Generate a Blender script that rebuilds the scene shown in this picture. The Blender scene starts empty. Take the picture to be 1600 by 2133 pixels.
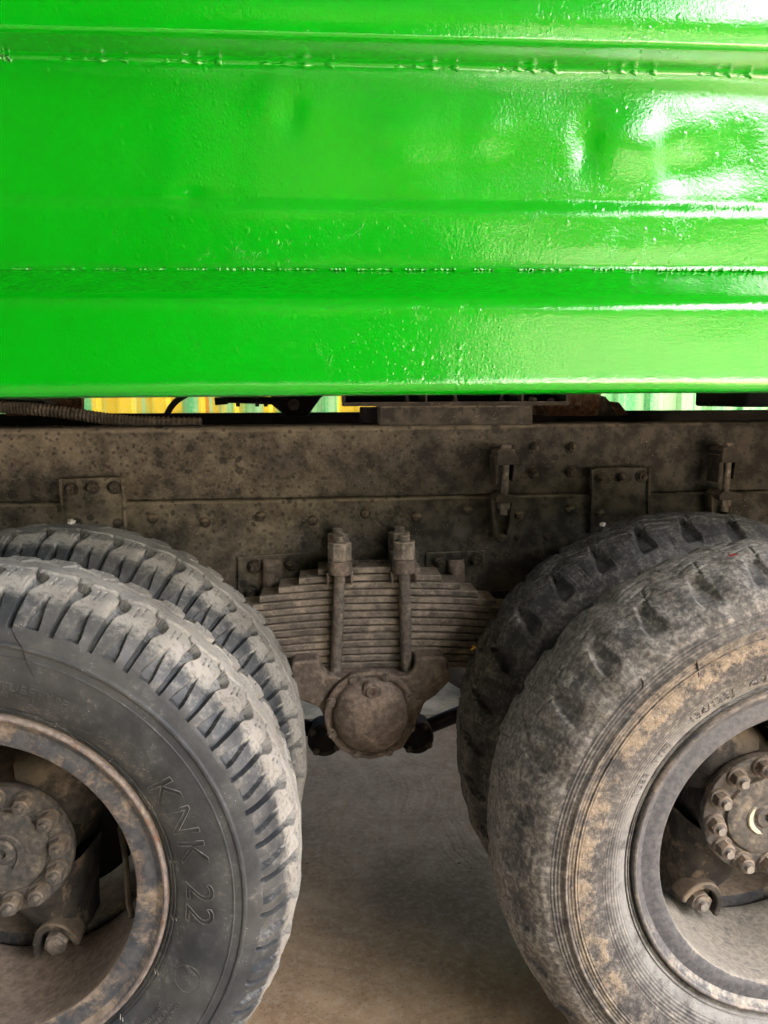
import bpy, math, random
import numpy as np
from mathutils import Matrix, Vector
random.seed(7); RNG = np.random.default_rng(7)
S = bpy.context.scene; COL = S.collection
PI = math.pi; rad = math.radians

# ------------------------------------------------------------------ camera, sky, sun, exposure
DZ = -0.0455
CAMO = Vector((0.5439, -1.1160, 1.2677 + DZ))
RT = Vector((0.99705025, -0.07663543, -0.00422018))
UP = Vector((0.01542788, 0.14625185, 0.98912708))
FW = Vector((0.07518497, 0.98627451, -0.14700276))
FPX = 1600.0
cd = bpy.data.cameras.new('camera'); cam = bpy.data.objects.new('camera', cd); COL.objects.link(cam)
cd.sensor_fit = 'VERTICAL'; cd.sensor_height = 36; cd.lens = 36 * FPX / 2133
cd.clip_start = 0.02; cd.clip_end = 500
M = Matrix((RT, UP, -FW)).transposed().to_4x4(); M.translation = CAMO
cam.matrix_world = M; S.camera = cam

SUN_EL, SUN_AZ = rad(63), rad(74)          # azimuth measured from +X towards -Y
wd = bpy.data.worlds.new('World'); S.world = wd; wd.use_nodes = True
nt = wd.node_tree; nt.nodes.clear()
sky = nt.nodes.new('ShaderNodeTexSky'); sky.sky_type = 'NISHITA'; sky.sun_disc = False
sky.sun_elevation = SUN_EL; sky.sun_rotation = rad(90) + SUN_AZ
sky.air_density = 1.2; sky.dust_density = 10.0; sky.ozone_density = 1.0
bg = nt.nodes.new('ShaderNodeBackground'); bg.inputs['Strength'].default_value = 0.15
wo = nt.nodes.new('ShaderNodeOutputWorld')
nt.links.new(sky.outputs[0], bg.inputs[0]); nt.links.new(bg.outputs[0], wo.inputs[0])
sl = bpy.data.lights.new('sun', 'SUN'); sl.energy = 4.5; sl.angle = rad(0.5); sl.color = (1, .965, .91)
so = bpy.data.objects.new('sun', sl); COL.objects.link(so)
sd = Vector((math.cos(SUN_EL) * math.cos(SUN_AZ), -math.cos(SUN_EL) * math.sin(SUN_AZ), math.sin(SUN_EL)))
so.rotation_euler = sd.to_track_quat('Z', 'Y').to_euler()
S.view_settings.view_transform = 'Standard'; S.view_settings.look = 'None'
S.view_settings.exposure = 3.76; S.view_settings.gamma = 1
S.cycles.use_denoising = True
S.cycles.max_bounces = 10; S.cycles.diffuse_bounces = 6; S.cycles.sample_clamp_indirect = 20

def at(px, py, y):
    """the point of the photograph's pixel on the upright plane at depth y"""
    d = FW + RT * ((px - 800) / FPX) - UP * ((py - 1066.5) / FPX)
    return CAMO + d * ((y - CAMO.y) / d.y)
def xz(px, py, y):
    p = at(px, py, y); return (p.x, p.z)

# ------------------------------------------------------------------ mesh builder
class MB:
    def __init__(s): s.v = []; s.f = []
    def add(s, v, f):
        n = len(s.v); s.v += [tuple(p) for p in v]; s.f += [tuple(i + n for i in q) for q in f]; return s
    def box(s, c, d, rot=None):
        x, y, z = d[0] / 2, d[1] / 2, d[2] / 2
        vs = [Vector((i, j, k)) for i in (-x, x) for j in (-y, y) for k in (-z, z)]
        if rot is not None: vs = [rot @ p for p in vs]
        c = Vector(c)
        return s.add([p + c for p in vs], [(0, 1, 3, 2), (4, 6, 7, 5), (0, 4, 5, 1), (2, 3, 7, 6), (0, 2, 6, 4), (1, 5, 7, 3)])
    def prism(s, poly, y0, y1, poly2=None):
        """outline in XZ extruded from y0 to y1"""
        n = len(poly); p2 = poly2 or poly
        a = sum(poly[i][0] * poly[(i + 1) % n][1] - poly[(i + 1) % n][0] * poly[i][1] for i in range(n))
        if a < 0: poly = poly[::-1]; p2 = p2[::-1]
        v = [(p[0], y0, p[1]) for p in poly] + [(p[0], y1, p[1]) for p in p2]
        f = [tuple(range(n)), tuple(range(2 * n - 1, n - 1, -1))]
        f += [(i, i + n, (i + 1) % n + n, (i + 1) % n) for i in range(n)]
        return s.add(v, f)
    def cyl(s, p0, p1, r0, r1=None, n=16, ph=0, cap=True):
        p0, p1 = Vector(p0), Vector(p1); r1 = r0 if r1 is None else r1
        d = (p1 - p0).normalized(); u = d.orthogonal().normalized() if abs(d.y) < .9 else Vector((1, 0, 0))
        u = (u - d * u.dot(d)).normalized(); w = d.cross(u)
        v = []
        for p, r in ((p0, r0), (p1, r1)):
            for i in range(n):
                t = 2 * PI * i / n + ph; v.append(p + (u * math.cos(t) + w * math.sin(t)) * r)
        f = [(i, (i + 1) % n, (i + 1) % n + n, i + n) for i in range(n)]
        if cap: f += [tuple(range(n - 1, -1, -1)), tuple(range(n, 2 * n))]
        return s.add(v, f)
    def lathe(s, prof, n=64, c=(0, 0, 0), ax='y', a0=0, a1=2 * PI):
        """profile of (axial, radius) turned about an axis"""
        full = abs(a1 - a0 - 2 * PI) < 1e-6; m = len(prof); k = n if full else n + 1
        v = []
        for i in range(k):
            t = a0 + (a1 - a0) * i / n; cs, sn = math.cos(t), math.sin(t)
            for (a, r) in prof:
                q = (r * cs, a, r * sn) if ax == 'y' else (r * cs, r * sn, a)
                v.append((c[0] + q[0], c[1] + q[1], c[2] + q[2]))
        f = []
        for i in range(n):
            j = (i + 1) % k
            for a in range(m - 1):
                f.append((i * m + a, j * m + a, j * m + a + 1, i * m + a + 1) if ax == 'z' else (i * m + a, i * m + a + 1, j * m + a + 1, j * m + a))
        return s.add(v, f)
    def tube(s, path, r, n=10, cap=True, rfun=None):
        P = [Vector(p) for p in path]; v = []; m = len(P); up = Vector((0, 1, 0.01))
        for i, p in enumerate(P):
            t = (P[min(i + 1, m - 1)] - P[max(i - 1, 0)]).normalized()
            u = (up - t * up.dot(t))
            u = (t.orthogonal() if u.length < .05 else u).normalized(); w = t.cross(u)
            rr = rfun(i) if rfun else r
            for k in range(n):
                a = 2 * PI * k / n; v.append(p + (u * math.cos(a) + w * math.sin(a)) * rr)
        f = [(i * n + k, i * n + (k + 1) % n, (i + 1) * n + (k + 1) % n, (i + 1) * n + k) for i in range(m - 1) for k in range(n)]
        if cap: f += [tuple(range(n - 1, -1, -1)), tuple(range((m - 1) * n, m * n))]
        return s.add(v, f)
    def mesh(s, name, mat, smooth=30):
        me = bpy.data.meshes.new(name); me.from_pydata(s.v, [], s.f)
        if mat: me.materials.append(mat)
        if smooth:
            me.polygons.foreach_set('use_smooth', [True] * len(me.polygons))
            me.set_sharp_from_angle(angle=rad(smooth))
        me.update(); return me
    def build(s, name, mat, parent=None, smooth=30, bevel=0, seg=2):
        o = bpy.data.objects.new(name, s.mesh(name, mat, smooth)); COL.objects.link(o)
        if parent: o.parent = parent
        if bevel:
            b = o.modifiers.new('bevel', 'BEVEL'); b.width = bevel; b.segments = seg; b.limit_method = 'ANGLE'; b.angle_limit = rad(35)
            b.harden_normals = False
        return o
def tag(o, label=None, cat=None, group=None, kind=None):
    if label: o['label'] = label
    if cat: o['category'] = cat
    if group: o['group'] = group
    if kind: o['kind'] = kind
    return o
def empty(name, loc=(0, 0, 0), parent=None):
    o = bpy.data.objects.new(name, None); COL.objects.link(o); o.location = loc; o.empty_display_size = .1
    if parent: o.parent = parent
    return o
def inst(o, loc=None, rot=None, scale=None, parent='same'):
    c = o.copy(); COL.objects.link(c)
    if parent != 'same': c.parent = parent
    if loc is not None: c.location = loc
    if rot is not None: c.rotation_euler = rot
    if scale is not None: c.scale = scale
    return c
def spline(pts, k=8):
    P = [np.array(p, float) for p in pts]; P = [2 * P[0] - P[1]] + P + [2 * P[-1] - P[-2]]; out = []
    for i in range(1, len(P) - 2):
        for j in range(k):
            t = j / k; a, b, c, d = P[i - 1:i + 3]
            out.append(.5 * ((2 * b) + (-a + c) * t + (2 * a - 5 * b + 4 * c - d) * t * t + (-a + 3 * b - 3 * c + d) * t ** 3))
    out.append(P[-2]); return out

# ------------------------------------------------------------------ materials
class NT:
    def __init__(s, name):
        s.m = bpy.data.materials.new(name); s.m.use_nodes = True; s.t = s.m.node_tree; s.t.nodes.clear()
        s.out = s.t.nodes.new('ShaderNodeOutputMaterial'); s.b = s.t.nodes.new('ShaderNodeBsdfPrincipled')
        s.t.links.new(s.b.outputs[0], s.out.inputs[0])
        s.co = s.t.nodes.new('ShaderNodeTexCoord').outputs['Object']
    def n(s, k): return s.t.nodes.new(k)
    def put(s, sock, val):
        if hasattr(val, 'is_output'): s.t.links.new(val, sock)
        else: sock.default_value = val
    def math(s, op, a, b=0, c=0, clamp=False):
        n = s.n('ShaderNodeMath'); n.operation = op; n.use_clamp = clamp
        for i, v in enumerate((a, b, c)): s.put(n.inputs[i], v)
        return n.outputs[0]
    def noise(s, sc, det=4, ro=.55, dist=0, co=None, lac=2):
        n = s.n('ShaderNodeTexNoise'); n.inputs['Scale'].default_value = sc; n.inputs['Detail'].default_value = det
        n.inputs['Roughness'].default_value = ro; n.inputs['Distortion'].default_value = dist; s.put(n.inputs['Vector'], co or s.co); return n.outputs[0]
    def voro(s, sc, feat='F1', co=None, rnd=1):
        n = s.n('ShaderNodeTexVoronoi'); n.feature = feat; n.inputs['Scale'].default_value = sc; s.put(n.inputs['Vector'], co or s.co)
        n.inputs['Randomness'].default_value = rnd; return n
    def step(s, v, a, b):
        n = s.n('ShaderNodeMapRange'); n.interpolation_type = 'SMOOTHSTEP'; s.put(n.inputs[0], v)
        s.put(n.inputs[1], a); s.put(n.inputs[2], b); return n.outputs[0]
    def mix(s, f, a, b, mode='MIX'):
        n = s.n('ShaderNodeMix'); n.data_type = 'RGBA'; n.blend_type = mode; s.put(n.inputs[0], f)
        for i, v in ((6, a), (7, b)):
            s.put(n.inputs[i], v if hasattr(v, 'is_output') else (*v, 1))
        return n.outputs[2]
    def bump(s, h, st, dist=.01, nrm=None):
        n = s.n('ShaderNodeBump'); n.inputs['Strength'].default_value = st; n.inputs['Distance'].default_value = dist
        s.put(n.inputs['Height'], h)
        if nrm: s.t.links.new(nrm, n.inputs['Normal'])
        return n.outputs[0]
    def map(s, scale=(1, 1, 1), loc=(0, 0, 0)):
        n = s.n('ShaderNodeMapping'); s.t.links.new(s.co, n.inputs[0]); n.inputs['Scale'].default_value = scale; n.inputs['Location'].default_value = loc; return n.outputs[0]
    def xyz(s, v=None):
        n = s.n('ShaderNodeSeparateXYZ'); s.t.links.new(v or s.co, n.inputs[0]); return n.outputs
    def upz(s):
        g = s.n('ShaderNodeNewGeometry'); return s.xyz(g.outputs['Normal'])[2]
    def attr(s, name):
        n = s.n('ShaderNodeAttribute'); n.attribute_name = name; return n.outputs['Fac']
    def done(s, col, rough=.7, nrm=None, spec=.3, metal=0.0):
        s.put(s.b.inputs['Base Color'], col if hasattr(col, 'is_output') else (*col, 1)); s.put(s.b.inputs['Roughness'], rough)
        s.put(s.b.inputs['Specular IOR Level'], spec); s.put(s.b.inputs['Metallic'], metal)
        if nrm: s.t.links.new(nrm, s.b.inputs['Normal'])
        return s.m

def grime(name, a, b, dust, sc=12, amt=.5, up=.35, rough=.75, bump=.25, bsc=120, splat=0, spec=.25, fleck=0, rust=None, thin_shade=None):
    """painted steel a/b under a broken coat of dust, more of it where faces look up; optional dark splashes, pale flecks, rust"""
    k = NT(name)
    n1 = k.noise(sc, 6, .62); n2 = k.noise(sc * 3.1, 5, .6); n3 = k.noise(bsc, 3, .6)
    col = k.mix(k.step(n2, .35, .65), a, b)
    if rust: col = k.mix(k.step(k.noise(sc * 1.7, 6, .7, .4), .55, .63), col, rust)
    u = k.math('MULTIPLY', k.step(k.upz(), .0, .8), up)
    m = k.math('ADD', k.math('ADD', n1, u), k.math('MULTIPLY', k.math('SUBTRACT', n3, .5), .35))
    if thin_shade: m = k.math('SUBTRACT', m, k.math('MULTIPLY', k.step(k.math('ADD', k.xyz()[0], k.math('MULTIPLY', k.noise(2.2, 3), .5)), thin_shade[0], thin_shade[1]), thin_shade[2]))  # dust thins along x; the ramp also paints in shade
    sf = .1 if thin_shade else 0
    m = k.step(m, .78 - amt * .5 - sf, 1.02 - amt * .5 + sf)
    dl = tuple(c * .66 for c in dust); dh = tuple(min(1, c * 1.18) for c in dust)
    col = k.mix(m, col, k.mix(k.step(k.math('ADD', k.math('MULTIPLY', k.noise(sc * 4.3, 6, .7), .6), k.math('MULTIPLY', n2, .4)), .38, .62), dl, dh))
    if splat:
        v = k.voro(26); w = k.voro(60)
        d1 = k.math('ADD', v.outputs['Distance'], k.math('MULTIPLY', n3, .25))
        thr = k.math('MULTIPLY', k.xyz(v.outputs['Color'])[0], .42)
        d2 = k.math('ADD', w.outputs['Distance'], k.math('MULTIPLY', n3, .25))
        thr2 = k.math('MULTIPLY', k.xyz(w.outputs['Color'])[1], .45)
        s1 = k.math('MULTIPLY', k.step(d1, k.math('ADD', thr, .07), thr), splat)
        s2 = k.math('MULTIPLY', k.step(d2, k.math('ADD', thr2, .08), thr2), splat * .8)
        col = k.mix(s1, col, a); col = k.mix(s2, col, a)
    if fleck:
        w = k.voro(170); col = k.mix(k.math('MULTIPLY', k.step(w.outputs['Distance'], .26, .12), k.math('MULTIPLY', k.step(k.noise(40), .45, .7), fleck)), col, (.32, .29, .24))
    h = k.math('ADD', k.math('MULTIPLY', n3, .6), k.math('MULTIPLY', n2, .6))
    return k.done(col, rough, k.bump(h, bump, .004), spec)

DUST = (.17, .135, .095)
M_RAIL = grime('rail_paint', (.036, .034, .031), (.1, .09, .075), (.255, .22, .168), 7, .66, .55, .8, .35, 150, .75, .2, .8, None, (.6, 1.7, .5))  # right end darker: less dust, plus its shade put into the colour
M_STEEL = grime('dusty_steel', (.03, .027, .023), (.06, .05, .04), (.16, .13, .095), 14, .5, .5, .75, .3, 160, 0, .25)
M_CAST = grime('dusty_casting', (.1, .082, .068), (.16, .132, .11), (.26, .21, .175), 22, .62, .25, .85, .5, 130, 0, .2)
M_LEAF = grime('leaf_steel', (.1, .087, .074), (.2, .172, .145), (.35, .295, .24), 18, .7, .4, .8, .35, 160, 0, .25)
M_ROD = grime('bolt_steel', (.09, .08, .072), (.17, .15, .13), (.32, .26, .21), 30, .55, .4, .7, .4, 190, 0, .3)
M_BLACK = grime('black_underbody', (.006, .006, .006), (.012, .012, .012), (.05, .042, .033), 9, .25, .6, .8, .2, 90)
M_RIM = grime('rim_paint', (.045, .05, .062), (.085, .088, .092), (.27, .215, .165), 20, .62, .4, .6, .3, 170, 0, .35, 0, (.125, .098, .082))
M_RIMR = grime('rim_paint_blue', (.05, .055, .066), (.09, .095, .105), (.25, .235, .205), 30, .32, .42, .55, .3, 170, 0, .4, 0)
M_LIP = grime('rim_lip', (.14, .115, .105), (.24, .2, .18), (.3, .26, .22), 30, .5, .2, .6, .3, 170, 0, .4, 0, (.17, .1, .065))
M_HUB = grime('hub_casting', (.022, .021, .02), (.06, .053, .046), (.19, .152, .112), 9, .48, .3, .7, .4, 120, 0, .3, 0, (.16, .125, .09))
M_CAP = grime('hub_cap_paint', (.05, .05, .05), (.1, .094, .085), (.21, .18, .145), 26, .55, .2, .65, .3, 170, 0, .35)
M_NUT = grime('nut_steel', (.085, .078, .07), (.15, .13, .115), (.24, .19, .14), 40, .5, .3, .55, .25, 200, 0, .4, 0)
M_STUD = grime('stud_end', (.16, .15, .135), (.24, .225, .2), (.24, .2, .16), 60, .4, .1, .6, .2, 200, 0, .5)
M_RUST = grime('rusty_post', (.07, .032, .018), (.16, .085, .05), (.4, .3, .22), 24, .55, .1, .85, .6, 90)
M_LIPR = grime('rim_lip_dark', (.06, .06, .066), (.11, .105, .1), (.26, .22, .18), 30, .45, .2, .55, .3, 170, 0, .4)
M_LETT = grime('raised_rubber', (.052, .055, .058), (.09, .093, .092), (.15, .147, .135), 40, .5, .2, .6, .2, 200)
M_LETTR = grime('raised_rubber_grey', (.13, .13, .128), (.18, .178, .17), (.24, .23, .21), 40, .5, .2, .7, .2, 200)
M_CHALK = grime('chalk_paint', (.5, .47, .37), (.58, .54, .43), (.36, .31, .24), 60, .25, .1, .8, .3, 200)

def green_paint():
    k = NT('green_gloss_paint')
    n = k.noise(5, 3)
    col = k.mix(k.step(n, .3, .7), (.0, .31, .002), (.0, .335, .003))
    orange = k.noise(230, 3, .55, .2)
    mp = k.map((1, 1, .8))
    patch = k.step(k.noise(3.1, 4, .6, 0, k.map((1, 1, 1), (3, 0, 1))), .36, .6)
    worm = k.noise(105, 2, .5, 1.2, mp); worm = k.step(k.math('ABSOLUTE', k.math('SUBTRACT', worm, .5)), .05, .0)
    wg = k.step(k.noise(26, 4, .6), .52, .66)
    blis = k.voro(75, 'F1', mp); rb = k.math('GREATER_THAN', k.xyz(blis.outputs['Color'])[0], .8); bl = k.math('MULTIPLY', k.step(blis.outputs['Distance'], .34, .1), rb)
    b2 = k.voro(150, 'F1', mp); rb2 = k.math('GREATER_THAN', k.xyz(b2.outputs['Color'])[1], .82); bl2 = k.math('MULTIPLY', k.step(b2.outputs['Distance'], .36, .1), rb2)
    det = k.math('ADD', k.math('MULTIPLY', k.math('MULTIPLY', worm, wg), .18), k.math('ADD', k.math('MULTIPLY', bl, .55), k.math('MULTIPLY', bl2, .3)))
    h = k.math('ADD', k.math('MULTIPLY', orange, .3), k.math('MULTIPLY', k.math('MULTIPLY', patch, det), .62))
    h = k.math('ADD', h, k.math('MULTIPLY', k.noise(34, 2), .4))
    nr = k.bump(h, .32, .0033)
    k.b.inputs['Coat Weight'].default_value = 1; k.b.inputs['Coat IOR'].default_value = 1.6; k.b.inputs['Coat Roughness'].default_value = .05; k.t.links.new(nr, k.b.inputs['Coat Normal'])
    return k.done(col, .13, nr, .5)
M_GREEN = green_paint()

def tyre_left_mat():
    k = NT('lug_tyre_rubber')
    d = k.attr('dust'); n1 = k.noise(22, 6, .65); n2 = k.noise(120, 4, .65); n4 = k.noise(7, 4)
    col = k.mix(k.step(n1, .35, .7), (.032, .036, .041), (.062, .067, .071))
    smear = k.math('MULTIPLY', k.step(k.noise(6, 5, .6, .6), .42, .72), .5)
    col = k.mix(smear, col, (.12, .117, .105))
    m = k.math('ADD', d, k.math('MULTIPLY', k.math('SUBTRACT', n1, .5), 1.25)); m = k.math('ADD', m, k.math('MULTIPLY', k.math('SUBTRACT', n2, .5), 1.1))
    m = k.step(m, .2, .95)
    dc = k.mix(k.step(n4, .35, .65), (.22, .21, .187), (.31, .3, .272))
    dc = k.mix(k.math('MULTIPLY', k.step(n2, .5, .35), .45), dc, (.12, .11, .1))
    col = k.mix(m, col, dc)
    w = k.voro(120); col = k.mix(k.math('MULTIPLY', k.step(w.outputs['Distance'], .12, .04), k.step(n1, .5, .6)), col, (.4, .4, .4))
    h = k.math('ADD', k.math('MULTIPLY', n2, .7), k.math('MULTIPLY', n1, .5))
    return k.done(col, k.mix(m, (.5,) * 3, (.9,) * 3), k.bump(h, .3, .004), .35)
def tyre_right_mat():
    k = NT('rib_tyre_rubber')
    d = k.attr('dust'); p = k.xyz()
    r = k.math('SQRT', k.math('ADD', k.math('MULTIPLY', p[0], p[0]), k.math('MULTIPLY', p[2], p[2])))
    wall = k.step(p[1], .0, -.012)
    n1 = k.noise(18, 6, .68); n2 = k.noise(110, 4, .7); n5 = k.noise(45, 5, .7)
    col = k.mix(k.step(n1, .35, .7), (.04, .04, .042), (.075, .074, .073))
    m = k.math('ADD', d, k.math('MULTIPLY', k.math('SUBTRACT', n5, .5), .8)); m = k.math('ADD', m, k.math('MULTIPLY', k.math('SUBTRACT', n1, .5), .45)); m = k.math('ADD', m, k.math('MULTIPLY', k.math('SUBTRACT', n2, .5), .7))
    m = k.step(m, .22, .85)
    col = k.mix(m, col, k.mix(k.step(n2, .4, .62), (.14, .13, .115), (.27, .255, .23)))
    # grey film near the rim
    col = k.mix(k.math('MULTIPLY', k.step(n5, .56, .66), .4), col, (.03, .03, .03))
    g = k.math('MULTIPLY', k.math('MULTIPLY', k.step(r, .35, .31), wall), k.step(n1, .3, .55))
    col = k.mix(k.math('MULTIPLY', g, .75), col, (.21, .215, .21))
    # dried mud ring with a ragged inner edge
    rr = k.math('ADD', r, k.math('MULTIPLY', k.math('SUBTRACT', n1, .5), .07)); rr = k.math('ADD', rr, k.math('MULTIPLY', k.math('SUBTRACT', n5, .5), .028))
    band = k.math('MULTIPLY', k.math('MULTIPLY', k.step(rr, .364, .372), k.step(rr, .43, .39)), wall)
    band = k.math('MULTIPLY', k.math('MULTIPLY', band, k.step(k.noise(9, 5, .7), .36, .52)), k.step(n5, .34, .58))
    col = k.mix(band, col, k.mix(k.step(n2, .35, .65), (.18, .148, .11), (.28, .23, .172)))
    # moulded fine rings
    s = k.math('SINE', k.math('MULTIPLY', r, 2 * PI / .0052))
    z1 = k.math('MULTIPLY', k.step(r, .388, .393), k.step(r, .438, .433)); z2 = k.math('MULTIPLY', k.step(r, .318, .322), k.step(r, .352, .348))
    ring = k.math('MULTIPLY', k.math('MULTIPLY', s, k.math('ADD', z1, z2)), wall)
    h = k.math('ADD', k.math('MULTIPLY', n2, .9), k.math('MULTIPLY', n5, 1.1)); h = k.math('ADD', h, k.math('MULTIPLY', ring, .38))
    h = k.math('ADD', h, k.math('MULTIPLY', band, k.math('MULTIPLY', n5, 1.4)))
    return k.done(col, .8, k.bump(h, .5, .004), .3)
M_TYL = tyre_left_mat(); M_TYR = tyre_right_mat()
M_LETTER = M_TYL

def concrete():
    k = NT('brushed_concrete')
    v = k.voro(1.15, 'F1', None, .9); n1 = k.noise(1.3, 5, .6); n2 = k.noise(60, 5, .65); n3 = k.noise(9, 5, .65)
    dist = k.math('ADD', v.outputs['Distance'], k.math('MULTIPLY', k.noise(3.5, 3), .09))
    dist = k.math('ADD', dist, k.math('MULTIPLY', n3, .02))
    w = k.math('SINE', k.math('MULTIPLY', dist, 150)); w2 = k.math('SINE', k.math('MULTIPLY', dist, 347))
    fade = k.step(k.noise(4, 3), .35, .6)
    h = k.math('MULTIPLY', k.math('ADD', k.math('MULTIPLY', w, .5), k.math('MULTIPLY', w2, .5)), k.math('MULTIPLY', fade, .32)); h = k.math('ADD', h, k.math('MULTIPLY', n2, 1.3)); h = k.math('ADD', h, k.math('MULTIPLY', k.noise(170, 4, .7), .7)); h = k.math('ADD', h, k.math('MULTIPLY', n3, .5))
    col = k.mix(k.step(n3, .3, .7), (.31, .215, .135), (.45, .33, .22))
    col = k.mix(k.math('MULTIPLY', k.step(n1, .42, .62), .55), col, (.21, .153, .103))
    col = k.mix(k.math('MULTIPLY', k.step(n2, .45, .66), .5), col, (.48, .4, .31))
    col = k.mix(k.math('MULTIPLY', k.step(k.noise(130, 4, .7), .56, .66), .55), col, (.09, .068, .05))
    col = k.mix(k.math('MULTIPLY', k.step(k.math('MULTIPLY', w, fade), .1, .8), .12), col, (.13, .1, .07))
    # old oil stain between the wheels
    p = k.xyz(); dx = k.math('SUBTRACT', p[0], .75); dy = k.math('SUBTRACT', p[1], .62)
    rr = k.math('SQRT', k.math('ADD', k.math('MULTIPLY', dx, dx), k.math('MULTIPLY', k.math('MULTIPLY', dy, dy), 1.4)))
    rr = k.math('ADD', rr, k.math('MULTIPLY', k.math('SUBTRACT', n3, .5), .3))
    col = k.mix(k.math('MULTIPLY', k.step(rr, .3, .06), .35), col, (.09, .068, .05))
    return k.done(col, .85, k.bump(h, .45, .006), .25)
M_GROUND = concrete()
def fence_mat():
    k = NT('fence_sheet_paint'); k.co = k.n('ShaderNodeNewGeometry').outputs['Position']; p = k.xyz()
    st = k.noise(1, 4, .6, 0, k.map((7, .3, .12))); st2 = k.noise(1, 4, .6, 0, k.map((4.3, .3, .2), (5, 0, 0))); f = k.noise(55, 4, .7)
    col = k.mix(k.step(st, .42, .56), (.07, .36, .13), (.24, .5, .24))
    left = k.step(p[0], 1.9, .9)
    col = k.mix(k.math('MULTIPLY', k.step(st2, .44, .52), left), col, (.55, .42, .02))
    col = k.mix(k.math('MULTIPLY', k.step(k.noise(1, 3, .6, 0, k.map((6, .3, .2), (9, 0, 2))), .62, .68), left), col, (.5, .22, .02))
    col = k.mix(k.math('MULTIPLY', k.step(f, .5, .65), .4), col, (.42, .46, .26))
    k.done(col, .6, k.bump(f, .2, .004), .3)
    return k.m
M_FENCE = fence_mat()
M_WALLD = grime('dark_shed_wall', (.02, .02, .018), (.03, .03, .026), (.045, .04, .033), 3, .4, .1, .9)
M_WALLP = grime('pale_render', (.56, .48, .3), (.66, .58, .38), (.5, .42, .27), 2, .35, .1, .9, .1)
M_ROOFS = grime('shed_roof_sheet', (.025, .025, .024), (.035, .035, .032), (.05, .044, .036), 3, .4, .1, .8)

# ------------------------------------------------------------------ the setting
g = MB(); N = 1
g.add([(-60, -60, 0), (60, -60, 0), (60, 60, 0), (-60, 60, 0)], [(0, 1, 2, 3)])
tag(g.build('ground', M_GROUND, smooth=0), kind='structure')

M_BOUNCE = grime('pale_bounce_ground', (.44, .425, .395), (.54, .525, .49), (.48, .46, .42), 1.5, .5, .2, .95, .4, 40)
g = MB(); g.add([(-40, -50, .004), (40, -50, .004), (40, -4.7, .004), (-40, -4.7, .004)], [(0, 1, 2, 3)]); tag(g.build('yard', M_BOUNCE, smooth=0), kind='structure')  # added pale ground, out of view, bouncing light in under the truck
M_BOUNCE_FAR = grime('far_bounce_sheet', (.5, .4, .28), (.6, .5, .36), (.52, .43, .31), 2.5, .5, .2, .95, .4, 60)
g = MB(); g.add([(-40, 1.7, .004), (40, 1.7, .004), (40, 50, .004), (-40, 50, .004)], [(0, 1, 2, 3)]); tag(g.build('bounce_ground', M_BOUNCE_FAR, smooth=0), kind='structure')  # added pale sheet: colour stands in for daylit ground and bounces light
# open shed over the yard: sheet roof with its edge above on the right, closed in front on the left
r = MB(); per = .3
xs = np.arange(-9, 2.95, per / 4); prof = [0, .035, .035, 0]
v = []; f = []
for i, x in enumerate(xs):
    dz = prof[i % 4]
    v += [(x, -6.3, 3.6 + dz), (x, 4.3, 3.75 + dz)]
f = [(2 * i, 2 * i + 2, 2 * i + 3, 2 * i + 1) for i in range(len(xs) - 1)]
r.add(v, f)
roof = r.build('shed_roof', M_ROOFS, smooth=0); tag(roof, kind='structure')
sm = roof.modifiers.new('thickness', 'SOLIDIFY'); sm.thickness = .01
w = MB(); w.box((-4.55, -6.1, 1.79), (8.9, .15, 3.58)); w.box((.95, -6.1, 1.15), (2.1, .15, 2.3))
tag(w.build('shed_wall', M_WALLD, smooth=0), kind='structure')
b = MB(); b.box((7.5, -10, 1.25), (12, .2, 2.5)); b.box((7.5, -10, 2.54), (12.1, .3, .08))
o = b.build('boundary_wall', M_WALLP, None, 0); tag(o, 'sunlit pale rendered yard wall, mirrored in the lower right of the green paint', 'wall')
r2 = MB(); r2.box((4.6, 2.2, 3.74), (3.26, 4.2, .03)); o = r2.build('shed_roof', M_ROOFS, smooth=0); tag(o, kind='structure')  # unseen roof bay, added to shade the right of the fence
# leafy trees seen only as reflections; the left two added to block sky
def tree(x, y, h, rx, seed, label):
    rs = random.Random(seed); t = empty('tree', (x, y, 0)); tag(t, label, 'tree', 'trees mirrored in the paint')
    m = MB(); m.tube([(0, 0, 0), (.05, 0, h * .3), (-.05, .05, h * .6)], 0, 8, True, lambda i: (.14, .11, .06)[i]); m.build('trunk', M_TRUNK, t, 50)
    m = MB()
    for _ in range(2600):
        a, c, q = rs.uniform(0, 2 * PI), rs.uniform(-1, 1), rs.random() ** .4; k = math.sqrt(1 - c * c)
        p = Vector((rx * q * k * math.cos(a), rx * .7 * q * k * math.sin(a), h * .66 + h * .34 * q * c)); d = [Vector((rs.uniform(-1, 1), rs.uniform(-1, 1), rs.uniform(-1, 1))) * .16 for _ in range(2)]
        m.add([p - d[0], p + d[1], p + d[0], p - d[1]], [(0, 1, 2, 3)])
    o = m.build('crown', M_TREE, t, 0); o['kind'] = 'stuff'
M_TRUNK = grime('bark', (.08, .06, .045), (.12, .09, .07), (.15, .12, .09)); M_TREE = grime('yellow_green_leaves', (.12, .16, .03), (.26, .25, .06), (.36, .31, .1), 3, .5, 0, .7, 0)
_t = M_TREE.node_tree; _a = _t.nodes.new('ShaderNodeBsdfTranslucent'); _m = _t.nodes.new('ShaderNodeMixShader'); _m.inputs[0].default_value = .35
_p = [n_ for n_ in _t.nodes if n_.type == 'BSDF_PRINCIPLED'][0]; _o = [n_ for n_ in _t.nodes if n_.type == 'OUTPUT_MATERIAL'][0]
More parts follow.
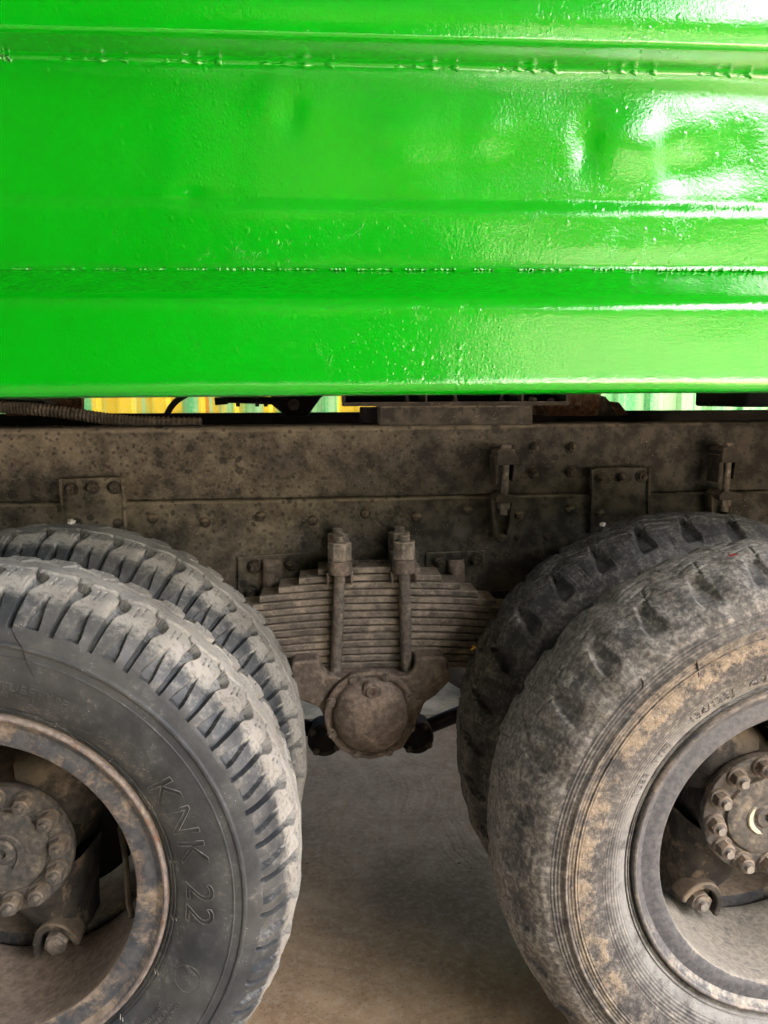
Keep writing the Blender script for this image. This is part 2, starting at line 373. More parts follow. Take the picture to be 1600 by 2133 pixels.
_t.links.new(_p.inputs[0].links[0].from_socket, _a.inputs[0]); _t.links.new(_p.outputs[0], _m.inputs[1]); _t.links.new(_a.outputs[0], _m.inputs[2]); _t.links.new(_m.outputs[0], _o.inputs[0])
for x, y, h, rx, sd_, lb in ((-.4, -12.4, 7.4, 2.2, 3, 'added tree, leftmost one, blocking the sky from the green paint'), (2.4, -12.8, 7.4, 2.1, 4, 'added tree, second from the left, blocking the sky from the green paint'),
                       (5.4, -12.2, 5.9, 2.3, 1, 'tree over the yard wall, third from the left, mirrored in the green paint'), (9.1, -12.6, 6.0, 2.5, 2, 'tree over the yard wall, rightmost one mirrored in the green paint')):
    tree(x, y, h, rx, sd_, lb)

# fence of corrugated sheets beyond the truck
fe = empty('corrugated_fence', (1.6, 5.2, 0)); tag(fe, 'sunlit corrugated sheet fence stained green and yellow, seen through the gap behind the chassis', 'fence')
def sheet_mb():
    m = MB(); p = .27; u = [0, .03, .12, .15]; o = [0, .045, .045, 0]; v = []
    for c in range(3):
        for a, b_ in zip(u, o): v.append((c * p + a + .0, -b_))
    v.append((3 * p + .012, 0))
    n = len(v)
    vs = [(x, y, 0) for x, y in v] + [(x, y, 1.6) for x, y in v] + [(x, y + .003, 0) for x, y in v] + [(x, y + .003, 1.6) for x, y in v]
    fs = [(i, i + 1, n + i + 1, n + i) for i in range(n - 1)] + [(2 * n + i + 1, 2 * n + i, 3 * n + i, 3 * n + i + 1) for i in range(n - 1)]
    fs += [(n + i, n + i + 1, 3 * n + i + 1, 3 * n + i) for i in range(n - 1)]
    return m.add(vs, fs)
s0 = sheet_mb().build('sheet', M_FENCE, fe, 0)
# own mesh-space per sheet so the stains differ
for i in range(-6, 6):
    x = i * .81
    if i == -6: s0.location = (x, 0, 0)
    else: inst(s0, (x, .003 * (i % 2), random.uniform(-.03, .03)))

# ------------------------------------------------------------------ the truck
T = empty('dump_truck', (.66, .6, 0))
tag(T, 'bright green dump truck side over dusty black chassis, twin wheels and leaf spring', 'truck')
TINV = Vector((.66, .6, 0))
def part(name, parent=None, loc=(0, 0, 0)):
    """an Empty under the truck whose children use world coordinates minus loc"""
    e = empty(name, Vector(loc) - TINV if parent is None else loc, parent or T); return e
def P0(o):
    """parent a mesh built in world coordinates to the truck"""
    o.parent = T; o.location = -TINV; return o

# ---- dump body: pressed green side sheet with top rib and bottom box
YP, YB = .048, -.035
z_rt, z_rb = at(800, 76, YB).z, at(800, 134, YP).z
z_c1, z_c2, z_c3 = at(800, 404, YP).z, at(800, 418, YP).z, at(800, 436, YP).z
z_b0, z_b1 = at(800, 561, YP).z, at(800, 626, YB).z
z_e0, z_e1 = at(800, 800, YB).z, at(800, 823, YB).z
ctrl = [(YB, 2.45), (YB, z_rt + .008), (YB + .003, z_rt), (YB + .009, z_rt - .002), (YP - .006, z_rb + .001), (YP - .001, z_rb - .004), (YP, z_c1), (YP + .001, z_c2), (YP - .004, z_c3), (YP + .001, z_b0),
        (YP - .004, z_b0 - .003), (YB + .006, z_b1 + .005), (YB, z_b1 - .006), (YB + .001, z_e0), (YB + .004, z_e1 + .006), (YB + .016, z_e1 - .001), (YB + .06, z_e1 + .002)]
zs = []
for i in range(len(ctrl) - 1):
    (y0, a), (y1, b_) = ctrl[i], ctrl[i + 1]; n = max(2, int(math.hypot(a - b_, y1 - y0) / .0085)) if a < 1.95 else 6
    for j in range(n): t = j / n; zs.append((y0 + (y1 - y0) * t, a + (b_ - a) * t))
zs.append(ctrl[-1])
# soften the folds
za = np.array(zs); 
for _ in range(1):
    za[1:-1] = .25 * za[:-2] + .5 * za[1:-1] + .25 * za[2:]
xs = np.concatenate([np.linspace(-2.6, -.3, 40)[:-1], np.arange(-.3, 1.75, .009), np.linspace(1.75, 4.2, 40)])
X, Y = np.meshgrid(xs, za[:, 0]); _, Z = np.meshgrid(xs, za[:, 1])
def gb(px, py, sx, sz, amp):
    c = at(px, py, YP); return amp * np.exp(-((X - c.x) / sx) ** 2 - ((Z - c.z) / sz) ** 2)
D = np.zeros_like(X)
for a in ((605, 230, .018, .03, .0035), (570, 200, .03, .03, -.002), (1225, 300, .02, .035, .006), (1290, 290, .05, .05, -.006), (1450, 240, .09, .06, -.004),
          (300, 330, .03, .06, .0025), (330, 390, .05, .03, -.003), (390, 412, .02, .012, .004), (265, 436, .006, .006, .003), (520, 470, .09, .05, -.003),
          (830, 280, .06, .04, -.003), (1010, 285, .03, .03, -.002), (1420, 360, .05, .035, .005), (1350, 330, .03, .05, -.004), (1530, 330, .04, .05, .004),
          (1020, 350, .14, .04, .003), (150, 250, .14, .09, .003), (760, 520, .12, .03, .002), (1300, 520, .12, .03, -.003), (1230, 700, .03, .03, -.002), (1480, 730, .09, .03, -.002), (750, 805, .012, .01, -.003)):
    D += gb(*a)
def vnoise(X, Z, sc, seed):
    r_ = np.random.default_rng(seed); G = r_.random((64, 64)); u = X * sc + 20; w_ = Z * sc + 20
    i, j = np.floor(u).astype(int), np.floor(w_).astype(int); a, b_ = u - i, w_ - j; a = a * a * (3 - 2 * a); b_ = b_ * b_ * (3 - 2 * b_)
    g_ = lambda p, q: G[p % 64, q % 64]
    return (g_(i, j) * (1 - a) + g_(i + 1, j) * a) * (1 - b_) + (g_(i, j + 1) * (1 - a) + g_(i + 1, j + 1) * a) * b_ - .5
D += .003 * vnoise(X, Z * 1.3, 3.2, 1) + .0022 * vnoise(X, Z, 9, 2) + .0008 * vnoise(X, Z, 24, 3)
fade = np.clip(1 - np.abs(Y - YP) / .02, .25, 1); Y = Y + D * fade
Z = Z + .0038 * (X - .66) + .0015 * vnoise(X, 0 * Z, 3, 5)
nr, nc = X.shape
vv = np.stack([X, Y, Z], -1).reshape(-1, 3)
ii = np.arange(nr * nc).reshape(nr, nc)
ff = np.stack([ii[1:, :-1], ii[1:, 1:], ii[:-1, 1:], ii[:-1, :-1]], -1).reshape(-1, 4)
me = bpy.data.meshes.new('dump_body'); me.from_pydata(vv.tolist(), [], ff.tolist()); me.materials.append(M_GREEN)
me.polygons.foreach_set('use_smooth', [True] * len(me.polygons)); me.update()
body = bpy.data.objects.new('dump_body', me); COL.objects.link(body); P0(body)
body['label'] = 'glossy freshly painted bright green side of the dump body'
def sub(o, par=None):
    """sub-part in world coordinates under a part that P0() placed"""
    o.parent = par; return o
# rest of the tipping body: floor, ends and far side
m = MB(); zt = z_e1 + .05
m.box((.8, 1.18, zt + .04), (6.6, 2.2, .06)); m.box((.8, 2.26, 1.85), (6.6, .05, 1.2)); m.box((-2.55, 1.13, 1.87), (.05, 2.2, 1.1)); m.box((4.15, 1.13, 1.87), (.05, 2.2, 1.1))
sub(m.build('body_floor', M_BLACK, smooth=0), body)
# weld beads: run of lumps along the two seams
def weld(seed, L):
    m = MB(); rs = random.Random(seed); n = 22; pts = []
    path = [(-L / 2 + L * i / n, rs.uniform(-.0008, .0008), rs.uniform(-.0012, .0012)) for i in range(n + 1)]
    rr = [rs.choice((.0012, .0016, .0022, .0012, .0034)) for _ in path]; rr[-1] = .0042; rr[-2] = .0036; rr[0] = .002
    return m.tube(path, 0, 8, True, lambda i: rr[i])
wm = [weld(s_, L).mesh('weld_bead', M_GREEN, 60) for s_, L in ((1, .085), (2, .1), (3, .12))]
for (a, b_) in ((-8, 18), (142, 250), (350, 448), (555, 680), (832, 942), (1046, 1148), (1262, 1358), (1456, 1558)):
    yy = 120 + (a + b_) / 2 * .0235
    c = at((a + b_) / 2, yy, YP - .002); L = (b_ - a) * .00083
    o = bpy.data.objects.new('weld_bead', wm[1]); COL.objects.link(o); sub(o, body); o.location = c; o.scale = (L / .1, 1.2, 1.2); o.rotation_euler = (random.uniform(0, 1), 0, 0)
for px in (45, 142, 230, 318, 392, 410, 480, 523, 550, 626, 704, 780, 866, 925, 1008, 1098, 1157, 1256, 1322, 1395, 1440, 1475, 1547):
    c = at(px, 561 + (px - 800) * .002, YP - .003); L = random.uniform(.02, .05)
    o = bpy.data.objects.new('weld_bead', wm[random.randrange(3)]); COL.objects.link(o); sub(o, body); o.location = c; o.scale = (L / .1, .7, .7); o.rotation_euler = (random.uniform(0, 1), 0, 0)
# stitch welds under the bottom edge
sm0 = MB(); sm0.tube([(-.008, 0, 0), (-.003, 0, .0005), (.003, 0, .0008), (.007, 0, -.0004)], 0, 6, True, lambda i: (.0008, .002, .0022, .001)[i])
smm = sm0.mesh('weld_bead', M_GREEN, 60)
for k in range(44):
    px = 820 + k * 18
    c = at(px, 812 - (px - 800) * .007, YB + .012)
    o = bpy.data.objects.new('weld_bead', smm); COL.objects.link(o); sub(o, body); o.location = c; o.rotation_euler = (0, .35, 0); o.scale = (random.uniform(.6, 1.1),) * 3

# ---- chassis rail: upper channel with a proud lower plate
YR, YL = .745, .73
za_, zb_ = at(800, 886, YR).z, at(800, 1036, YL).z
zc_ = at(800, 1240, YL).z
rail = MB(); ro = []
prof = [(YR + .09, za_ + .002), (YR + .02, za_ + .002), (YR + .012, za_), (YR + .004, za_ - .005), (YR, za_ - .014), (YR, zb_ + .003), (YR + .004, zb_), (YL + .006, zb_ - .001), (YL + .002, zb_ - .004), (YL, zb_ - .01), (YL, zc_ + .012), (YL + .004, zc_ + .003), (YL + .012, zc_), (YR + .09, zc_), (YR + .09, zc_ + .008), (YR + .012, zc_ + .01), (YR + .012, za_ - .01), (YR + .09, za_ - .008)]
xr = np.arange(-3, 4.61, .19); n = len(prof); v = []; f = []
for x in xr: v += [(x, p[0], p[1] + .0022 * (x - .66)) for p in prof]
for i in range(len(xr) - 1):
    for j in range(n):
        k = (j + 1) % n; f.append((i * n + j, (i + 1) * n + j, (i + 1) * n + k, i * n + k))
f = [q[::-1] for q in f]
rail.add(v, f); RAIL = P0(rail.build('chassis_rail', M_RAIL, smooth=40))
RAIL['label'] = 'near chassis rail, dusty black steel with rivets and bolted plates'
far = MB()
zf = CAMO.z - .048
for (a, b_) in ((zf, zf - .38),): far.box((.8, 1.56, (a + b_) / 2), (7.6, .02, a - b_)); far.box((.8, 1.52, a - .006), (7.6, .08, .012))
P0(far.build('chassis_rail', M_BLACK, smooth=0))
cm = MB()
for x in (-.9, -.05, 1.72, 2.6): cm.box((x, 1.2, za_ - .16), (.14, .72, .22))
P0(cm.build('cross_member', M_BLACK, smooth=0))
# axle tubes, differentials, cross tube
ax = MB()
for x in (0, 1.3194): ax.cyl((x, .42, .48), (x, 2.1, .48), .085, n=24)
P0(ax.build('axle', M_BLACK))
for x in (0, 1.3194):
    d = MB(); d.lathe([(.95 - 1.15, .001), (.97 - 1.15, .12), (1.05 - 1.15, .19), (1.15 - 1.15, .21), (.1, .19), (.18, .12), (.2, .001)], 24, (x, 1.15, .48)); P0(d.build('differential', M_BLACK, smooth=60))

m = MB(); m.box((2.02, .38, .86), (.012, .66, .74)); P0(m.build('shade_flap', M_BLACK, bevel=.003))  # unseen flap, added to keep light off the rail's right end

# hardware shared by the rail
def hexbolt(r=.0115, h=.01, stud=True, washer=True, round_=False):
    m = MB()
    if washer: m.cyl((0, 0, 0), (0, -.003, 0), r * 1.45, r * 1.4, 20)
    m.cyl((0, -.003, 0), (0, -.003 - h, 0), r, r * .97, 6)
    if stud: m.cyl((0, -.003 - h, 0), (0, -.006 - h * 1.55, 0), r * .52, r * .46, 12)
    return m
def rivet(r=.0125):
    return MB().lathe([(-.0095, .0001), (-.009, r * .45), (-.0065, r * .78), (-.002, r), (0, r * 1.04)], 18)
HB = hexbolt().mesh('hex_bolt', M_STEEL, 30); RV = rivet().mesh('rivet', M_STEEL, 60); HS = hexbolt(.0075, .007).mesh('hex_bolt', M_STEEL, 30)
HBIG = hexbolt(.014, .013).mesh('hex_bolt', M_STEEL, 30)
def put(name, me, p, par, rot=None, sc=1):
    o = bpy.data.objects.new(name, me); COL.objects.link(o); o.parent = par; o.location = p; o.scale = (sc,) * 3
    o.rotation_euler = rot or (random.uniform(-.06, .06), random.uniform(0, 6), 0); return o
for px, py in ((428, 1088), (542, 1076), (652, 1084), (761, 1070), (868, 1078), (975, 1063), (1082, 1073), (1187, 1061), (318, 1080)): put('rivet', RV, at(px, py, YL), RAIL)
for px, py in ((1113, 933), (1191, 932), (1113, 984), (1190, 982)): put('hex_bolt', HB, at(px, py, YR), RAIL)
for px, py in ((1080, 1120), (1141, 1118)): put('hex_bolt', HS, at(px, py, YL), RAIL)
def rplate(pts, y0, y1, name, bolts, rivs, mesh=HB, flange=None):
    m = MB(); m.prism([xz(a, b_, y0) for a, b_ in pts], y0, y1)
    o = m.build(name, M_RAIL, smooth=30, bevel=.0015); sub(o, RAIL)
    for a, b_ in bolts: put('hex_bolt', mesh, at(a, b_, y0), RAIL)
    for a, b_ in rivs: put('rivet', RV, at(a, b_, y0), RAIL, sc=.9)
YQ = YL - .012
rplate([(122, 1003), (126, 998), (250, 994), (257, 999), (266, 1150), (132, 1150)], YQ, YR + .002, 'splice_plate', ((149, 1018), (193, 1015), (238, 1015)), ((245, 1090),))
rplate([(1236, 980), (1240, 975), (1352, 974), (1356, 979), (1353, 1150), (1232, 1150)], YQ, YR + .002, 'splice_plate', ((1252, 996), (1294, 995), (1337, 992)), ((1250, 1070),))
for pts in (((122, 1000), (128, 1000), (138, 1150), (132, 1150)), ((252, 997), (258, 997), (267, 1150), (261, 1150)), ((1233, 978), (1239, 978), (1236, 1150), (1230, 1150)), ((1351, 976), (1357, 976), (1354, 1150), (1348, 1150))):
    m = MB(); m.prism([xz(a, b_, YQ - .006) for a, b_ in pts], YQ - .006, YQ + .004); sub(m.build('plate_edge', M_RAIL, bevel=.001), RAIL)
# lower spring-stop brackets
def stop(pts, bolts, hump):
    m = MB(); y0 = YL - .008; m.prism([xz(a, b_, y0) for a, b_ in pts], y0, YL + .002); sub(m.build('bracket_plate', M_RAIL, bevel=.0015), RAIL)
    a, b_, c, d = hump
    (x0, z0), (x1, z1) = xz(a, b_, y0), xz(c, d, y0); m = MB(); k = 9; v = []
    for i in range(k + 1):
        t = PI * i / k; u = (x0 + x1) / 2 - (x1 - x0) / 2 * math.cos(t); hgt = .028 * math.sin(t) ** .7
        v += [(u, y0 - hgt * .35, z0), (u, y0 - hgt * .9, z0 - .012), (u, y0 - hgt, z0 - .03), (u, y0 - hgt * 1.1, z1)]
    f = [(i * 4 + j, i * 4 + j + 1, i * 4 + j + 5, i * 4 + j + 4) for i in range(k) for j in range(3)]
    m.add(v, f); sub(m.build('spring_stop', M_CAST, smooth=60), RAIL)
    for p in bolts: put('hex_bolt', HBIG, at(*p, y0), RAIL, sc=.95)
stop(((495, 1160), (640, 1152), (640, 1262), (497, 1262)), ((530, 1180), (607, 1174), (524, 1233)), (545, 1164, 592, 1262))
stop(((888, 1152), (1010, 1147), (1010, 1262), (888, 1262)), ((915, 1168), (990, 1164)), (930, 1165, 966, 1262))
# spring hanger bolts: forged upper ear, bolt, lower tongue
def hanger():
    e = empty('hanger_bracket')
    y = YL - .05; c = at(1050, 990, y)
    def q(px, py, yy=None): p = at(px, py, yy or y); return (p.x - c.x, p.z - c.z)
    m = MB()
    m.prism([q(1030, 968), (q(1032, 940)), q(1040, 934), q(1066, 934), q(1076, 955), q(1078, 966)], -.02, .05)
    m.prism([q(1028, 950), q(1036, 950), q(1038, 1000), q(1030, 1012)], -.012, .05)
    m.prism([q(1070, 958), q(1077, 962), q(1070, 1005), q(1066, 1000)], .0, .05)
    o = m.build('ear', M_STEEL, e, 30, .003)
    m = MB(); m.prism([q(1028, 1036), q(1040, 1026), q(1078, 1033), q(1078, 1046), q(1030, 1046)], -.02, .05)
    m.prism([q(1026, 1040), q(1033, 1040), q(1036, 1104), q(1042, 1132), q(1036, 1126), q(1028, 1100)], .01, .05)
    m.prism([q(1072, 1046), q(1074, 1046), q(1062, 1120), q(1060, 1120)], .02, .05)
    m.build('tongue', M_STEEL, e, 30, .003)
    m = MB(); a = q(1054, 960); b_ = q(1050, 1045); m.cyl((a[0], 0, a[1]), (b_[0], 0, b_[1]), .0085, n=14)
    n0 = q(1050, 1046); n1 = q(1050, 1060); n2 = q(1050, 1072); m.cyl((n0[0], 0, n0[1]), (n1[0], 0, n1[1]), .0145, n=6); m.cyl((n1[0], 0, n1[1]), (n2[0], 0, n2[1]), .0085, n=12)
    a2 = q(1054, 934); a3 = q(1054, 926); m.cyl((a2[0], 0, a2[1]), (a3[0], 0, a3[1]), .013, n=6)
    m.build('bolt', M_ROD, e)
    rr = put('rivet', RV, at(1044, 1119, YL) - c, e, sc=1.15); rr.parent = e
    return e, c
h, c = hanger(); h.parent = T; h.location = c - TINV
h2 = inst(h, at(1512, 985, YL - .05) - TINV)
for ch in list(h.children): inst(ch, parent=h2)
# things carried on top of the rail
def tbox(px0, py0, px1, py1, y0, y1, name, mat, bevel=.003, par=None):
    a, b_ = at(px0, py0, y0), at(px1, py1, y0); m = MB(); m.box(((a.x + b_.x) / 2, (y0 + y1) / 2, (a.z + b_.z) / 2), (b_.x - a.x, y1 - y0, a.z - b_.z))
    o = m.build(name, mat, bevel=bevel); return P0(o) if par is None else sub(o, par)
PAD = tbox(790, 845, 1110, 885, .715, .86, 'body_rest_pad', M_RAIL, .006)
tbox(752, 848, 792, 886, .78, .86, 'pad_bracket', M_BLACK)
RK = tbox(715, 838, 1185, 844, .70, .84, 'angle_rack', M_STEEL, .001)
for a, b_, c_, d in ((714, 823, 720, 838), (886, 822, 890, 838), (1087, 821, 1091, 838), (1180, 820, 1185, 838)): tbox(a, b_, c_, d, .702, .84, 'rack_divider', M_STEEL, .001, RK)
tbox(716, 816, 1184, 840, .842, .85, 'rack_back', M_BLACK, .001, RK)
for px in (848, 948, 1045):
    m = MB(); p = at(px, 837, .76); m.cyl(p, p + Vector((0, 0, .008)), .008, .006, 8); m.cyl(p + Vector((0, 0, .008)), p + Vector((0, 0, .03)), .004, .0035, 8); sub(m.build('rack_bolt', M_ROD), RK)
# corrugated conduit, black hose, valve gear beyond
path = spline([at(-80, 842, .79), at(0, 848, .79), at(60, 851, .79), at(130, 859, .79), at(200, 869, .79), at(260, 877, .79), at(330, 880, .79), at(420, 882, .79)], 34)
m = MB(); m.tube(path, 0, 12, True, lambda i: .0152 if i % 4 < 2 else .0125)
HO = P0(m.build('conduit_hose', grime('conduit_plastic', (.035, .029, .022), (.06, .05, .037), (.13, .105, .075), 20, .45, .4, .6, .2, 150), smooth=50))
HO['label'] = 'dusty ribbed conduit hose lying along the top of the rail'
m = MB(); m.tube(spline([at(342, 880, 1.15), at(352, 855, 1.15), at(368, 835, 1.15), at(392, 820, 1.15)], 6), .009, 10); P0(m.build('rubber_hose', M_BLACK))
y = 1.25
m = MB(); m.prism([xz(560, 838, y), xz(566, 822, y), xz(690, 815, y), xz(668, 829, y), xz(640, 868, y), xz(597, 868, y)], y, y + .03); G = P0(m.build('hoist_gusset', M_BLACK, bevel=.003))
m = MB(); p = at(612, 843, y); m.cyl(p + Vector((0, -.03, 0)), p + Vector((0, .02, 0)), .017, n=20); sub(m.build('pivot_boss', M_STEEL), G)
m = MB(); a = at(448, 836, y); 
m.prism([xz(448, 828, y), xz(475, 826, y), xz(474, 842, y), xz(450, 844, y)], y - .02, y + .02); m.cyl(at(470, 831, y), at(600, 836, y), .012, n=12)
for px in (495, 535, 553):
    p = at(px, 829, y); m.cyl(p, at(px + 1, 847, y), .0085, .006, 10)
P0(m.build('air_valve', M_BLACK, bevel=.002))
m = MB(); m.prism([xz(20, 812, 1.5), xz(176, 812, 1.5), xz(176, 866, 1.5), xz(20, 866, 1.5)], 1.47, 1.5); P0(m.build('rear_panel', M_RUST, bevel=.002))
m = MB(); m.prism([xz(-200, 826, .8), xz(78, 832, .8), xz(92, 842, .8), xz(60, 846, .8), xz(-200, 846, .8)], .82, .9); P0(m.build('hose_bracket', M_BLACK, bevel=.002))
# rusty hoist post and stacked plates, black tank on the right
y = 1.05
m = MB(); m.prism([xz(1128, 815, y), xz(1254, 815, y), xz(1246, 866, y), xz(1140, 866, y)], y, y + .16); P0(m.build('hoist_post', M_RUST, bevel=.003))
for i, (a, b_, c_) in enumerate(((1252, 1262, 1286), (1264, 1272, 1296), (1280, 1300, 1322))):
    m = MB(); m.prism([xz(a, 824 + 6 * i, y + .1), xz(b_, 826 + 6 * i, y + .1), xz(c_, 866, y + .1), xz(a - 4, 866, y + .1)], y + .1 + .02 * i, y + .13 + .02 * i); P0(m.build('hoist_plate', M_RUST if i else M_STEEL, bevel=.001))
m = MB(); a, b_ = at(1448, 815, 1.25), at(1700, 852, .95); m.box(((a.x + b_.x) / 2 + .2, 1.1, (a.z + b_.z) / 2 + .006), (b_.x - a.x + .4, .3, a.z - b_.z))
TK = P0(m.build('battery_box', M_BLACK, bevel=.008))

# ---- leaf spring (longest leaves at the bottom), clamped by two U bolts
SP = part('leaf_spring'); 
Y0, Y1 = .60, .69
cx = at(770, 1300, Y0).x; zt0 = at(770, 1182, Y0).z; zb0 = at(770, 1394, Y0).z
NL = 14; th = (zt0 - zb0) / NL; R_ARC = 2.9
ends = [(663, 876), (623, 919), (580, 958), (540, 996)]
for i in range(NL):
    if i < 4: xa, xb = at(ends[i][0], 1200, Y0).x, at(ends[i][1], 1200, Y0).x
    else:
        k = min(i, 12) - 3; xa = at(540, 1200, Y0).x - .043 * k; xb = at(996, 1200, Y0).x + .043 * k
    m = MB(); n = 26; v = []; t0 = zt0 - th * i; jit = random.uniform(-.0012, .0012)
    sec = [(Y0 + jit + .0022, -.0003), (Y0 + jit, -.0022), (Y0 + jit + .0002, -th + .0045), (Y0 + jit + .0058, -th + .0024), (Y1 - .004, -th + .0028), (Y1, -th + .005), (Y1, -.003), (Y1 - .004, -.0004)]
    for j in range(n + 1):
        x = xa + (xb - xa) * j / n; d = (x - cx)
        for (yy, dz) in sec: v.append((x, yy, t0 + dz - d * d / (2 * R_ARC) + .0022 * d))
    f = [(j * 8 + a, j * 8 + (a + 1) % 8, (j + 1) * 8 + (a + 1) % 8, (j + 1) * 8 + a) for j in range(n) for a in range(8)]
    f += [tuple(range(7, -1, -1)), tuple(range(n * 8, n * 8 + 8))]
    m.add(v, f); o = m.build('leaf', M_LEAF, smooth=25); o.parent = SP; o.location = -Vector((0, 0, 0))
SP.location = -TINV
YF, YBK = .583, .70
for side, (pt, pb) in enumerate((((708, 1180), (699, 1408)), ((842, 1178), (847, 1402)))):
    U = part('u_bolt'); U.location = -TINV
    sgn = -1 if side == 0 else 1
    a, b_ = at(*pt, YF), at(*pb, YF); up_ = (a - b_).normalized()
    m = MB(); m.tube([b_ + up_ * (.25 * k / 10 if k < 10 else 0) for k in range(0)] or [b_ - up_ * .02, b_ + up_ * .05, b_ + up_ * .12, a + up_ * .06], .0132, 18); 
    ar, br = a + Vector((0, YBK - YF, 0)), b_ + Vector((0, YBK - YF, 0)); m.tube([br, ar, ar + up_ * .06], .0132, 14)
    m.build('rod', M_ROD, U, 60)
    # clamp pad reaching from the front rod to the rear rod
    m = MB(); w_ = .027; zt = at(842, 1164, YF).z; zb = at(842, 1196, YF).z; cxp = a.x
    k = 14; out = [(cxp + w_ * math.cos(PI + PI * i / k), YF + (w_ + .001) * math.sin(PI + PI * i / k)) for i in range(k + 1)]
    out += [(cxp + w_ * .95, YBK + .02), (cxp - w_ * .95, YBK + .02)]
    v = [(x, y_, zb + .004) for x, y_ in out] + [(x, y_, zt) for x, y_ in out]; n = len(out)
    m.add(v, [tuple(range(n - 1, -1, -1)), tuple(range(n, 2 * n))] + [(i, (i + 1) % n, (i + 1) % n + n, i + n) for i in range(n)])
    for sx in (-1, 1): m.prism([(cxp + sx * w_ - .004, zb + .006), (cxp + sx * w_ + .003, zb + .006), (cxp + sx * w_ + .001, zb - .022), (cxp + sx * w_ - .003, zb - .022)], YF - .004, YF + .02)
    m.build('clamp_pad', M_CAST, U, 35, .0035)
    for (q, yy) in ((a, YF), (ar, YBK)):
        m = MB(); hz = .042
        m.cyl((q.x, yy, zt), (q.x, yy, zt + hz), .0275, .0268, 6, random.choice((.35, .55, .2))); m.build('nut', M_LEAF, U, 25, .003)
        m = MB(); m.lathe([(zt + hz - .002, .0135), (zt + hz + .004, .0135), (zt + hz + .0045, .0128), (zt + hz + .0075, .0128), (zt + hz + .008, .0135), (zt + hz + .011, .0135), (zt + hz + .0115, .0128), (zt + hz + .0135, .0122), (zt + hz + .015, .001)], 16, (q.x, yy, 0), 'z'); m.build('thread_end', M_ROD, U, 50)

# ---- trunnion saddle and domed cap
TR = part('trunnion'); TR.location = -TINV
y0 = .545
sh = [(603, 1388), (612, 1379), (664, 1376), (668, 1398), (676, 1408), (720, 1412), (830, 1410), (852, 1408), (862, 1396), (866, 1374), (878, 1369), (922, 1368), (934, 1378), (935, 1398), (941, 1406), (939, 1418), (930, 1428), (908, 1450), (884, 1466), (872, 1500), (840, 1560), (770, 1585), (705, 1560), (678, 1500), (664, 1474), (640, 1465), (622, 1458), (612, 1432)]
m = MB(); m.prism([xz(a, b_, y0) for a, b_ in sh], y0, .72); m.build('saddle', M_CAST, TR, 40, .01, 3)
cc = at(772, 1488, .53); m = MB(); rf = .1045
pr = [(.02, rf * .98), (.0, rf), (-.006, rf * .985), (-.008, rf * .93), (-.008, rf * .91), (-.0035, rf * .905), (-.0035, rf * .87), (-.001, rf * .865), (-.001, rf * .835)]
dome = [(-.003 - .046 * math.sin(t), rf * .825 * math.cos(t)) for t in np.linspace(.06, PI / 2 - .001, 14)]
m.lathe(pr + dome, 72, cc); m.build('cap', M_CAST, TR, 50)
CBm = hexbolt(.0068, .0075, False, True).mesh('cap_bolt', M_NUT, 30)
for a in range(8):
    t = rad(22.5 + 45 * a + 2); put('cap_bolt', CBm, cc + Vector((math.cos(t) * rf * .925, -.007, math.sin(t) * rf * .925)), TR)
    m = MB(); q = cc + Vector((math.cos(t) * rf * .91, -.001, math.sin(t) * rf * .91)); m.cyl(q, q + Vector((0, -.0075, 0)), .0125, .0115, 18); m.build('bolt_boss', M_CAST, TR, 40, .0015)
pc = at(775, 1441, cc.y - .038); m = MB()
m.lathe([(.02, .0215), (.004, .0205), (.001, .018), (.0, .0135), (-.005, .013), (-.006, .0118), (-.006, .0068), (.001, .0062), (.001, .0001)], 24, pc); m.build('filler_plug', M_CAST, TR, 40)
m = MB(); m.cyl((cc.x, .6, cc.z), (cc.x, 1.7, cc.z), .065, n=24); m.build('cross_tube', M_BLACK, TR)
# torque rods with bolted ball-joint housings
for (px, py, tx, sgn) in ((676, 1538, -.05, -1), (868, 1533, 1.37, 1)):
    Q = part('torque_rod'); Q.location = -TINV; p = at(px, py, .84)
    m = MB(); m.lathe([(.05, .0442), (-.012, .045), (-.014, .04), (-.009, .034), (-.009, .026), (-.016, .012), (-.016, .0001)], 32, p); m.build('joint_housing', M_BLACK, Q, 40)
    for a in range(4):
        t = rad(45 + 90 * a + 10); put('housing_bolt', HS, p + Vector((math.cos(t) * .039, -.011, math.sin(t) * .039)), Q, sc=.9)
    m = MB(); m.cyl(p + Vector((0, .03, 0)), (tx, .95, .5), .021, n=16); m.build('rod', M_BLACK, Q)

# ---- wheels
def make_mesh(name, V, nU, nV, mat, closed=True, attrs=None):
    i = np.arange(nU)[:, None] * nV; j = np.arange(nV - 1)[None]; i2 = ((np.arange(nU) + 1) % nU)[:, None] * nV
    F = np.stack([i + j, i + j + 1, i2 + j + 1, i2 + j], -1).reshape(-1, 4)
    me = bpy.data.meshes.new(name); me.vertices.add(len(V)); me.vertices.foreach_set('co', V.astype(np.float32).ravel())
    me.loops.add(F.size); me.loops.foreach_set('vertex_index', F.astype(np.int32).ravel()); me.polygons.add(len(F))
    me.polygons.foreach_set('loop_start', np.arange(0, F.size, 4, dtype=np.int32)); me.update(calc_edges=True); me.validate()
    me.materials.append(mat); me.polygons.foreach_set('use_smooth', [True] * len(me.polygons))
    for k, a in (attrs or {}).items():
        at_ = me.attributes.new(k, 'FLOAT', 'POINT'); at_.data.foreach_set('value', a.astype(np.float32).ravel())
    me.set_sharp_from_angle(angle=rad(38)); me.update(); return me
def sst(x, a, b): t = np.clip((x - a) / (b - a), 0, 1); return t * t * (3 - 2 * t)
YC = .103
